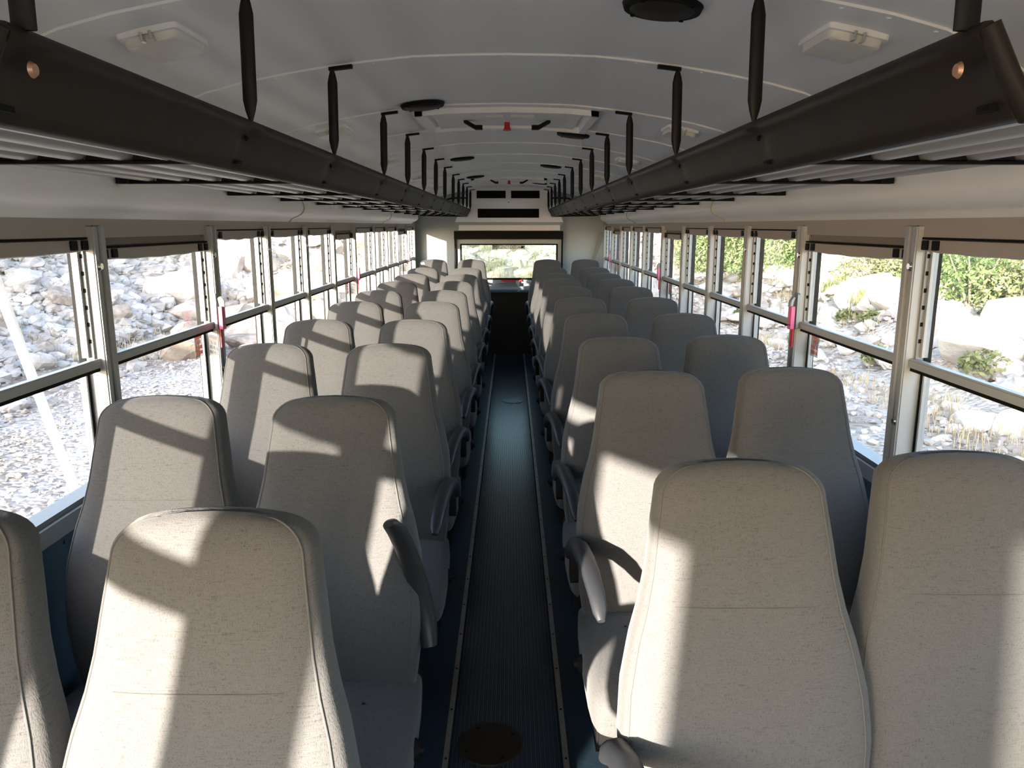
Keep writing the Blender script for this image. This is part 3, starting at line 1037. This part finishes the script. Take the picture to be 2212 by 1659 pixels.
for i, (y0, y1) in enumerate(((3.15, 3.74), (7.50, 8.08))):
    t = empty('roof_hatch', (0, 0, 0))
    tag(t, 'white roof escape hatch with red handle and black latches, %s of two' % ('nearer' if i == 0 else 'farther'), 'roof hatch', 'roof hatches in the ceiling')
    def slab(x0, x1, a, b, dz0, dz1):
        q = MB()
        xs_ = np.linspace(x0, x1, 13)
        for xa, xb in zip(xs_, xs_[1:]):
            q.loft([[(xa, a, zc(xa) - dz0), (xb, a, zc(xb) - dz0), (xb, b, zc(xb) - dz0), (xa, b, zc(xa) - dz0)],
                    [(xa, a, zc(xa) - dz1), (xb, a, zc(xb) - dz1), (xb, b, zc(xb) - dz1), (xa, b, zc(xa) - dz1)]])
        return q
    q = slab(-0.36, 0.36, y0, y0 + 0.03, -0.01, 0.020)
    q2 = slab(-0.36, 0.36, y1 - 0.03, y1, -0.01, 0.020)
    q.build('frame', M['enamel'], t)
    q2.build('frame', M['enamel'], t)
    slab(-0.36, -0.33, y0, y1, -0.01, 0.020).build('frame', M['enamel'], t)
    slab(0.33, 0.36, y0, y1, -0.01, 0.020).build('frame', M['enamel'], t)
    slab(-0.30, 0.30, y0 + 0.06, y1 - 0.06, 0.0, 0.010).build('lid', M['enamel'], t)
    ym = y0 + 0.30
    MB().rbox(-0.13, 0.13, ym - 0.008, ym + 0.008, 1.985, 1.999, 0.005, axis='x').build('crossbar', M['enamel'], t)
    for s in (-1, 1):
        MB().loft([[(s * 0.105, ym - 0.015, 1.982), (s * 0.105, ym + 0.015, 1.982), (s * 0.105, ym + 0.015, 2.0), (s * 0.105, ym - 0.015, 2.0)],
                   [(s * 0.135, ym - 0.015, 1.982), (s * 0.135, ym + 0.015, 1.982), (s * 0.135, ym + 0.015, 2.0), (s * 0.135, ym - 0.015, 2.0)],
                   [(s * 0.185, ym - 0.02, 2.010), (s * 0.185, ym + 0.02, 2.010), (s * 0.185, ym + 0.02, 2.026), (s * 0.185, ym - 0.02, 2.026)]]).build('latch', M['black'], t)
    MB().tube([(0, ym - 0.014, 2.01), (0, ym - 0.016, 1.99), (0, ym - 0.017, 1.978)], [0.012, 0.012, 0.018], n=12).build('handle', M['red'], t, smooth=True)
    MB().box(-0.085, -0.015, y0 + 0.10, y0 + 0.103, 2.008, 2.018).box(0.015, 0.11, y0 + 0.10, y0 + 0.103, 2.008, 2.018).build('label_strip', M['paint'], t)

# ------------------------------------------------------------------ rear end fittings
ac = empty('air_conditioner', (0, 9.56, 0))
tag(ac, 'white rear air conditioning housing with two vents over a wide grille', 'air conditioner')
AF = 9.56
yb = YR - AF
xl, xr = -0.66, 0.655
q = MB()
q.loft([[(-0.505, 0.0, 2.035), (0.50, 0.0, 2.035), (0.655, 0.0, 1.62), (-0.66, 0.0, 1.62)], [(-0.505, yb, 2.035), (0.50, yb, 2.035), (0.655, yb, 1.62), (-0.66, yb, 1.62)]])
q.build('housing', M['enamel'], ac)
MB().box(-0.66, 0.655, 0.02, yb, 1.585, 1.625).build('lower_ledge', M['enamel_grey'], ac)
MB().box(-0.62, 0.62, 0.06, yb, 1.52, 1.59).build('trim_panel', M['enamel'], ac)
for x0, x1 in ((-0.395, -0.045), (0.020, 0.365)):
    v = MB().box(x0, x1, -0.004, 0.003, 1.905, 1.988).build('vent', M['gasket'], ac)
    f_ = MB()
    for z in np.arange(1.915, 1.985, 0.014):
        f_.box(x0 + 0.008, x1 - 0.008, -0.010, -0.002, z, z + 0.004)
    f_.box(x0, x0 + 0.006, -0.012, 0, 1.902, 1.990).box(x1 - 0.006, x1, -0.012, 0, 1.902, 1.990).box(x0, x1, -0.012, 0, 1.902, 1.907).box(x0, x1, -0.012, 0, 1.986, 1.990)
    f_.build('louver', M['black'], v)
v = MB().box(-0.385, 0.36, -0.004, 0.003, 1.672, 1.778).build('return_grille', M['gasket'], ac)
f_ = MB()
for x in np.arange(-0.375, 0.35, 0.012):
    f_.box(x, x + 0.004, -0.010, -0.003, 1.68, 1.77)
f_ = f_.build('grille_bar', M['black'], v)
f_['kind'] = 'stuff'
MB().disc((-0.01, -0.001, 1.855), 0.006, -0.004, axis='y', n=10).build('screw', M['black'], ac)

t = empty('window_shade_box', (0, 9.70, 0))
tag(t, 'black roller shade box above the rear exit window', 'shade')
MB().rbox(-0.685, 0.665, -0.03, 0.05, 1.413, 1.512, 0.006, axis='x').build('box', M['black'], t)
for x in (-0.682, 0.645):
    MB().box(x, x + 0.018, -0.03, 0.04, 0.90, 1.413).build('side_channel', M['black'], t)

r = empty('window_%d' % (idx + 2))
tag(r, 'rear emergency exit window with a pale frame and a decal', 'window', kind='structure')
q = MB()
q.box(-0.655, 0.645, 9.715, 9.76, 1.345, 1.405)
q.box(-0.655, -0.612, 9.715, 9.76, 0.89, 1.345)
q.box(0.598, 0.645, 9.715, 9.76, 0.89, 1.345)
q.box(-0.655, 0.645, 9.70, 9.76, 0.872, 0.912)
q.build('frame', M['enamel_grey'], r)
q = MB()
q.box(-0.614, 0.602, 9.712, 9.745, 1.340, 1.357).box(-0.614, 0.602, 9.712, 9.745, 0.912, 0.934).box(-0.614, -0.594, 9.712, 9.745, 0.93, 1.342).box(0.582, 0.602, 9.712, 9.745, 0.93, 1.342)
q.build('gasket', M['gasket'], r)
MB().box(-0.60, 0.59, 9.730, 9.735, 0.93, 1.342).build('pane', M['rear_glass'], r)
MB().rbox(-0.10, 0.16, 9.66, 9.70, 0.896, 0.914, 0.004).build('release_bar', M['red'], r)
MB().rbox(0.085, 0.125, 9.65, 9.70, 0.862, 0.905, 0.004).disc((0.11, 9.66, 0.85), 0.013, -0.02, axis='y', n=14).build('catch', M['paint'], r)
MB().rbox(0.20, 0.36, 9.66, 9.70, 0.884, 0.902, 0.004).build('catch', M['paint'], r)
dec = MB().box(-0.215, 0.195, 9.7265, 9.7275, 1.288, 1.342).build('decal', M['decal'], r)
fc = bpy.data.curves.new('lettering', 'FONT')
fc.body = 'EMERGENCY EXIT'
fc.size = 0.060
fc.extrude = 0.0006
fc.offset = 0.0
fc.align_x = 'LEFT'
fo = bpy.data.objects.new('lettering', fc)
fo.data.materials.append(M['gasket'])
COL.objects.link(fo)
fo.parent = dec
fo.location = (-0.210, 9.7245, 1.296)
fo.rotation_euler = (PI / 2, 0, 0)
fo.scale = (0.60, 1.02, 1)
ah = MB()
ah.box(0.112, 0.135, 9.7235, 9.7245, 1.313, 1.319)
ah.loft([[(0.138, 9.7235, 1.300), (0.175, 9.7235, 1.307), (0.188, 9.7235, 1.322), (0.150, 9.7235, 1.332)], [(0.138, 9.7245, 1.300), (0.175, 9.7245, 1.307), (0.188, 9.7245, 1.322), (0.150, 9.7245, 1.332)]])
ah.build('pointer_mark', M['gasket'], dec)

t = empty('engine_cover', (0, 9.5, 0))
tag(t, 'black engine cover box with a blue-grey ledge at the end of the aisle', 'engine cover')
MB().rbox(-0.62, 0.62, 0.0, 0.245, 0.0, 0.775, 0.01).build('box', M['vinyl'], t)
MB().rbox(-0.64, 0.64, -0.02, 0.245, 0.775, 0.800, 0.01).build('ledge', M['blue'], t)
MB().box(-0.63, 0.63, 0.10, 0.245, 0.80, 0.835).build('rear_ledge', M['enamel_grey'], t)

for s, nm in ((-1, 'left'), (1, 'right')):
    q = MB()
    q.tube([(s * 0.485, 9.3, 1.895), (s * 0.60, 9.3, 1.898), (s * 0.68, 9.3, 1.893), (s * 0.745, 9.3, 1.875), (s * 0.82, 9.3, 1.80)], 0.009, n=8)
    o = q.build('hose', M['black'], None, smooth=True)
    tag(o, 'thin black hose across the rear end of the %s luggage rack' % nm, 'hose')
# scrap of paper on the far left window seat
o = MB().loft([[(-0.02, 0, 0), (0.02, 0.004, 0.002), (0.022, 0.004, 0.004), (-0.018, 0, 0.003)], [(-0.022, 0.002, 0.022), (0.012, 0.004, 0.028), (0.013, 0.006, 0.029), (-0.02, 0.005, 0.024)]]).build('paper_scrap', M['paint'], None, loc=(-0.985, 8.86, 1.14))
tag(o, 'small white paper scrap on the last left window seat', 'paper')

# ------------------------------------------------------------------ outside
def fbm(x, y, sc=1.0, o=4):
    return noise.fractal(Vector((x * sc, y * sc, 3.3)), 1.0, 2.0, o)

def smooth(a, b, x):
    t = min(1, max(0, (x - a) / (b - a)))
    return t * t * (3 - 2 * t)

def ground(x, y):
    n1 = fbm(x, y, 0.35)
    n2 = fbm(x, y, 1.6)
    z = ZG
    rough = 0.015
    # rubble slope on the left
    foot = -7.6 - 0.03 * max(0, y - 8)
    dl = foot - x + 0.7 * n1
    hl = 0.0
    if dl > 0 and x < 0:
        hl = min(3.6, 0.50 * dl) * smooth(-4, 3, y)
    # rubble slope to the rear
    dr = (y - 18.5) + 1.0 * n1
    hr = 0.0
    if dr > 0:
        hr = min(6.5, 0.44 * dr)
    # boulder bank then hillside on the right
    hq = 0.0
    if x > 0:
        d = x - 6.4 + 0.6 * n1
        if d > 0:
            hq = min(0.80 if x > 0.36 * y else 0.6, 0.55 * d) + max(0, d - 3.6) * 0.30
            hq = min(hq, 5.5)
    h = max(hl, hr, hq)
    k = smooth(0, 0.6, h)
    return z + h + rough * n2 + k * (0.22 * n1 + 0.16 * n2)

gx = np.concatenate([np.arange(-30, -4, 0.45), np.arange(-4, 5, 0.5), np.arange(5, 34, 0.45)])
gy = np.concatenate([np.arange(-12, 40, 0.5), np.arange(40, 80, 2.0)])
V, Fc = [], []
for y in gy:
    for x in gx:
        V.append((x, y, ground(x, y)))
nx = len(gx)
for j in range(len(gy) - 1):
    for i in range(nx - 1):
        a = j * nx + i
        Fc.append((a, a + 1, a + nx + 1, a + nx))
gm_ = bpy.data.meshes.new('ground')
gm_.from_pydata(V, [], Fc)
gm_.materials.append(M['gravel'])
gm_.shade_smooth()
o = bpy.data.objects.new('ground', gm_)
COL.objects.link(o)
tag(o, 'pale gravel ground rising into rubble slopes around the bus', 'ground', kind='structure')

# faceted rocks: an icosphere cut by random planes
import bmesh
def rock_geo(sub, seed, cuts=11):
    rn = random.Random(seed)
    bm = bmesh.new()
    bmesh.ops.create_icosphere(bm, subdivisions=sub, radius=1.0)
    pl = []
    for _ in range(cuts):
        n = Vector((rn.gauss(0, 1), rn.gauss(0, 1), rn.gauss(0, 1))).normalized()
        pl.append((n, rn.uniform(0.50, 0.82)))
    for v in bm.verts:
        for n, d in pl:
            e = v.co.dot(n) - d
            if e > 0:
                v.co -= n * e
        v.co *= 1 + 0.05 * noise.noise(v.co * 3 + Vector((seed, 0, 0)))
        v.co.z *= 0.78
        v.co.x *= 1.15
    vs = [tuple(v.co) for v in bm.verts]
    fs = [tuple(v.index for v in f.verts) for f in bm.faces]
    bm.free()
    return np.array(vs), fs

rock_me = {}
for mi, mk in enumerate(('rock', 'rockw')):
    for k in range(7):
        vs, fs = rock_geo(3, 20 + k + mi * 10)
        me = bpy.data.meshes.new('boulder')
        me.from_pydata([tuple(p) for p in vs], [], fs)
        me.materials.append(M[mk])
        rock_me[(mk, k)] = me

CY, CZ = 0.0, 1.58
TH = math.radians(11.651)
def proj(x, y, z):
    X, Y, Z = x - 0.015, y, z - 1.58
    d = Y * math.cos(TH) - Z * math.sin(TH)
    if d < 0.1:
        return None
    return 1106 + F_PX * X / d - 3, 829.5 - F_PX * (Y * math.sin(TH) + Z * math.cos(TH)) / d

def seen_outside(x, y, z):
    """does the line from the lens to the point leave through the glass of a side or rear window?"""
    if abs(x) > 1.3:
        t = 1.2 / abs(x)
        zz = 1.58 + (z - 1.58) * t
        yy = y * t
        if 1.3 < yy < 9.5:
            return 0.80 < zz < 1.53
        if yy <= 1.3:
            return False
    if y > 10:
        t = 9.74 / y
        zz = 1.58 + (z - 1.58) * t
        xx = x * t
        return abs(xx) < 0.62 and 0.9 < zz < 1.36
    return False

rr = random.Random(11)
placed = []
def try_place(x, y, r, gap=0.72):
    for (a, b, c) in placed:
        if (a - x) ** 2 + (b - y) ** 2 < (gap * (c + r)) ** 2:
            return False
    placed.append((x, y, r))
    return True

NTH = ['nearest', 'second', 'third', 'fourth', 'fifth', 'sixth', 'seventh', 'eighth', 'ninth', 'tenth', 'eleventh', 'twelfth']
def seen_in(x, y, z):
    """which window, upper or lower pane, the point shows through"""
    if abs(x) > 1.3 and y * 1.2 / abs(x) < 9.5:
        t = 1.2 / abs(x)
        yy, zz = y * t, 1.58 + (z - 1.58) * t
        k = 0
        for i in range(3, len(BOWS) - 1):
            if yy > BOWS[i]:
                k = i - 3
        u = (yy - BOWS[k + 3]) / (BOWS[k + 4] - BOWS[k + 3])
        up = zz > 1.19
        v = (zz - 1.19) / 0.33 if up else (zz - 0.83) / 0.36
        cell = ('top' if v > 0.67 else 'middle' if v > 0.33 else 'bottom') + ' ' + ('near side' if u < 0.33 else 'centre' if u < 0.67 else 'far side')
        return 'in the %s %s window, %s pane, %s' % (NTH[k], 'left' if x < 0 else 'right', 'upper' if up else 'lower', cell)
    t = 9.74 / y
    return 'in the rear exit window, %s %s' % ('upper' if 1.58 + (z - 1.58) * t > 1.14 else 'lower', 'left' if x * t < -0.2 else 'centre' if x * t < 0.2 else 'right')

def boulders(n, xr, yr, rmin, rmax, mk, adj, dens=1.6, lift=0.15, az=(0, 9)):
    c = 0
    tries = 0
    while c < n and tries < 60000:
        tries += 1
        u = rr.random() ** dens
        r = rmin + (rmax - rmin) * u
        x, y = rr.uniform(*xr), rr.uniform(*yr)
        if not (az[0] <= abs(x) / y <= az[1]):
            continue
        g = ground(x, y)
        if g < ZG + 0.10 and rr.random() > 0.10:
            continue
        z = g + r * lift
        if not seen_outside(x, y, z):
            continue
        if not try_place(x, y, r):
            continue
        o = inst('boulder', rock_me[(mk, rr.randrange(7))], None, (x, y, z), (rr.uniform(-0.5, 0.5), rr.uniform(-0.5, 0.5), rr.uniform(0, 6.28)), (r * rr.uniform(0.85, 1.25), r * rr.uniform(0.8, 1.1), r * rr.uniform(0.75, 1.15)))
        w = seen_in(x, y, z)
        lab = '%s limestone %s seen %s' % (adj, 'boulder' if rmax > 0.6 else 'rock', w)
        tag(o, lab, 'rock', 'rocks outside: ' + adj + ' ' + w)
        c += 1
    return c

n1 = boulders(50, (-17, -4), (15, 42), 0.35, 1.05, 'rock', 'large tan', 1.3, az=(0.10, 0.42))
n2 = boulders(120, (-17, -6.8), (8, 46), 0.16, 0.42, 'rock', 'pale')
n3 = boulders(20, (7.0, 9.2), (10, 24), 0.35, 0.75, 'rockw', 'large white', 1.2, az=(0.33, 2))
n4 = boulders(60, (5.4, 10.5), (7, 26), 0.12, 0.36, 'rockw', 'small white', az=(0.30, 2))
n4 += boulders(22, (5.2, 7.2), (14, 24), 0.12, 0.36, 'rock', 'small tan', az=(0.12, 0.33))
n5 = boulders(26, (-2.6, 2.8), (19.5, 31), 0.40, 0.85, 'rock', 'large pale', 1.2)
n6 = boulders(40, (-2.8, 3.0), (19.0, 34), 0.13, 0.38, 'rock', 'small pale')
print('boulders', n1, n2, n3, n4, n5, n6)

# loose rubble and gravel stones: uncountable, one object each
def rubble(name, n, region, rmin, rmax, label, m, on_slope=True, sub=1):
    geos = [rock_geo(sub, 90 + k, 7) for k in range(6)]
    VS, FS = [], []
    off = 0
    cnt = 0
    tries = 0
    while cnt < n and tries < n * 30:
        tries += 1
        (x0, x1), (y0, y1) = region
        x, y = rr.uniform(x0, x1), rr.uniform(y0, y1)
        if abs(x) < 1.6 and y < 11:
            continue
        g = ground(x, y)
        if on_slope and g < ZG + 0.12 and rr.random() > 0.08:
            continue
        if not seen_outside(x, y, g):
            continue
        if x > 4 and x + 0.2 * y > 11.2 and x < 0.36 * y:      # weeds, not rubble, on the far right slope
            continue
        r = (rmin + (rmax - rmin) * rr.random() ** 2.4) * max(1.0, y / 15.0)
        vs, fs = geos[rr.randrange(6)]
        a = rr.uniform(0, 6.28)
        b = rr.uniform(-0.6, 0.6)
        mt = (Matrix.Rotation(a, 3, 'Z') @ Matrix.Rotation(b, 3, 'X'))
        mm = np.array(mt)
        w = (vs * np.array([r, r * rr.uniform(0.7, 1), r * rr.uniform(0.6, 1)])) @ mm.T + np.array([x, y, g + r * 0.25])
        VS.append(w)
        FS.append(np.array(fs) + off)
        off += len(vs)
        cnt += 1
    VS = np.concatenate(VS)
    FS = np.concatenate(FS)
    me = bpy.data.meshes.new(name)
    me.from_pydata(VS.tolist(), [], FS.tolist())
    me.materials.append(m)
    o = bpy.data.objects.new(name, me)
    COL.objects.link(o)
    tag(o, label, 'rubble', kind='stuff')

rubble('rubble', 9500, ((-17, -6.6), (8, 46)), 0.05, 0.21, 'loose pale rubble covering the slope outside the left windows', M['rubble'])
rubble('gravel', 9000, ((-8.6, -3.0), (3.5, 22)), 0.015, 0.050, 'coarse pale gravel on the ground outside the left windows', M['rubble'], False)
rubble('rubble', 2600, ((5.0, 10.5), (7, 40)), 0.05, 0.24, 'loose white rubble on the bank outside the right windows', M['rubble'])
rubble('gravel', 3200, ((2.6, 7.0), (4, 22)), 0.018, 0.09, 'coarse gravel and small stones on the ground outside the right windows', M['rubble'], False)
rubble('rubble', 1800, ((-3.5, 3.8), (18.5, 38)), 0.06, 0.26, 'loose rubble on the slope seen through the rear window', M['rubble'])

# vegetation
def foliage(name, cx, cy, cz, rx, ry, rz, n, leaf, m, parent):
    VS, FS = [], []
    for _ in range(n):
        while True:
            p = Vector((rr.uniform(-1, 1), rr.uniform(-1, 1), rr.uniform(-0.5, 1)))
            if 0.25 < p.length < 1:
                break
        p = Vector((p.x * rx, p.y * ry, p.z * rz))
        d = Vector((rr.gauss(0, 1), rr.gauss(0, 1), rr.gauss(0, 1))).normalized()
        e = d.cross(Vector((rr.gauss(0, 1), rr.gauss(0, 1), rr.gauss(0, 1)))).normalized()
        L = leaf * rr.uniform(0.6, 1.3)
        b = len(VS)
        c = Vector((cx, cy, cz)) + p
        VS += [tuple(c - d * L), tuple(c + e * L * 0.45), tuple(c + d * L), tuple(c - e * L * 0.45)]
        FS.append((b, b + 1, b + 2, b + 3))
    me = bpy.data.meshes.new(name)
    me.from_pydata(VS, [], FS)
    me.materials.append(m)
    o = bpy.data.objects.new(name, me)
    COL.objects.link(o)
    o.parent = parent
    return o

def shrub(x, y, w, h, m, label, group):
    g = ground(x, y)
    t = empty('shrub', (x, y, g))
    tag(t, label, 'shrub', group)
    foliage('foliage', 0, 0, h * 0.45, w, w, h * 0.6, int(900 * w * h) + 300, 0.055, m, t)
    s = MB()
    for k in range(5):
        a = k * 1.3
        s.tube([(0, 0, -0.1), (0.25 * w * math.cos(a), 0.25 * w * math.sin(a), h * 0.35), (0.6 * w * math.cos(a), 0.6 * w * math.sin(a), h * 0.8)], [0.03, 0.02, 0.008], n=5)
    s.build('stem', M['dry'], t)

def shrub_row(n, xr, yr, wr, hr_, kinds, adj, az=(0, 9)):
    c = 0
    for _ in range(4000):
        if c >= n:
            break
        x, y = rr.uniform(*xr), rr.uniform(*yr)
        if not (az[0] <= abs(x) / y <= az[1]):
            continue
        h = rr.uniform(*hr_)
        if not seen_outside(x, y, ground(x, y) + h * 0.5):
            continue
        w = seen_in(x, y, ground(x, y) + h * 0.5)
        kd = kinds[c % len(kinds)]
        shrub(x, y, rr.uniform(*wr), h, M[kd], '%s %s shrub seen %s' % (adj, 'green' if kd == 'green' else 'olive', w), 'shrubs: %s %s %s' % (adj, kd, w))
        c += 1
shrub_row(30, (9.0, 13), (13, 30), (0.8, 1.5), (0.8, 1.6), ['green', 'olive', 'olive'], 'tall', (0.33, 2))
shrub_row(64, (5.6, 11.5), (21, 44), (0.6, 1.3), (0.6, 1.6), ['green', 'green', 'olive'], 'leafy', (0.10, 0.33))
shrub_row(9, (-2.4, 0.6), (24, 33), (0.5, 0.9), (0.4, 0.8), ['green'], 'small')
shrub_row(8, (5.6, 7.4), (9, 26), (0.22, 0.42), (0.22, 0.42), ['olive'], 'low')

def grass(n, region, label, m, hmin, hmax, w=0.006, slope=None):
    VS, FS = [], []
    c = 0
    tries = 0
    while c < n and tries < n * 20:
        tries += 1
        x, y = rr.uniform(*region[0]), rr.uniform(*region[1])
        if fbm(x + 30, y, 0.5) < 0.05:
            continue
        g = ground(x, y)
        if not seen_outside(x, y, g + 0.1):
            continue
        for _ in range(7):
            a = rr.uniform(0, 6.28)
            h = rr.uniform(hmin, hmax)
            b = len(VS)
            dx, dy = math.cos(a), math.sin(a)
            px, py = x + rr.uniform(-0.12, 0.12), y + rr.uniform(-0.12, 0.12)
            lean = rr.uniform(0.1, 0.6) * h
            VS += [(px - dy * w, py + dx * w, g), (px + dy * w, py - dx * w, g), (px + dx * lean * 0.4 + dy * w, py + dy * lean * 0.4 - dx * w, g + h * 0.6), (px + dx * lean * 0.4 - dy * w, py + dy * lean * 0.4 + dx * w, g + h * 0.6), (px + dx * lean, py + dy * lean, g + h)]
            FS += [(b, b + 1, b + 2, b + 3), (b + 3, b + 2, b + 4)]
        c += 1
    me = bpy.data.meshes.new('grass')
    me.from_pydata(VS, [], FS)
    me.materials.append(m)
    o = bpy.data.objects.new('grass', me)
    COL.objects.link(o)
    tag(o, label, 'grass', kind='stuff')
grass(420, ((5.2, 7.4), (8, 30)), 'dry straw-coloured grass at the foot of the right bank', M['dry'], 0.08, 0.24, 0.004)
grass(3000, ((7.6, 16), (16, 45)), 'tall olive grass on the hillside outside the right windows', M['olive'], 0.15, 0.42, 0.010)
grass(220, ((-9.5, -6.6), (14, 34)), 'dry grass tufts at the foot of the left rubble slope', M['dry'], 0.12, 0.32)
grass(160, ((-2.6, 2.8), (19, 30)), 'pale grass among the rocks behind the bus', M['olive'], 0.2, 0.6)

# the white pole outside the first left window
a, b = Vector((-2.2, 3.05, 2.15)), Vector((-2.2, 4.16, -0.97))
t = empty('pole', tuple(b))
tag(t, 'white painted pole leaning outside the nearest left window', 'pole')
MB().tube([Vector((0, 0, 0)), a - b], 0.022, n=14).build('shaft', M['paint'], t, smooth=True)
MB().disc((0, 0, 0.02), 0.06, 0.03, n=16, r2=0.05).build('foot', M['alu_dark'], t)
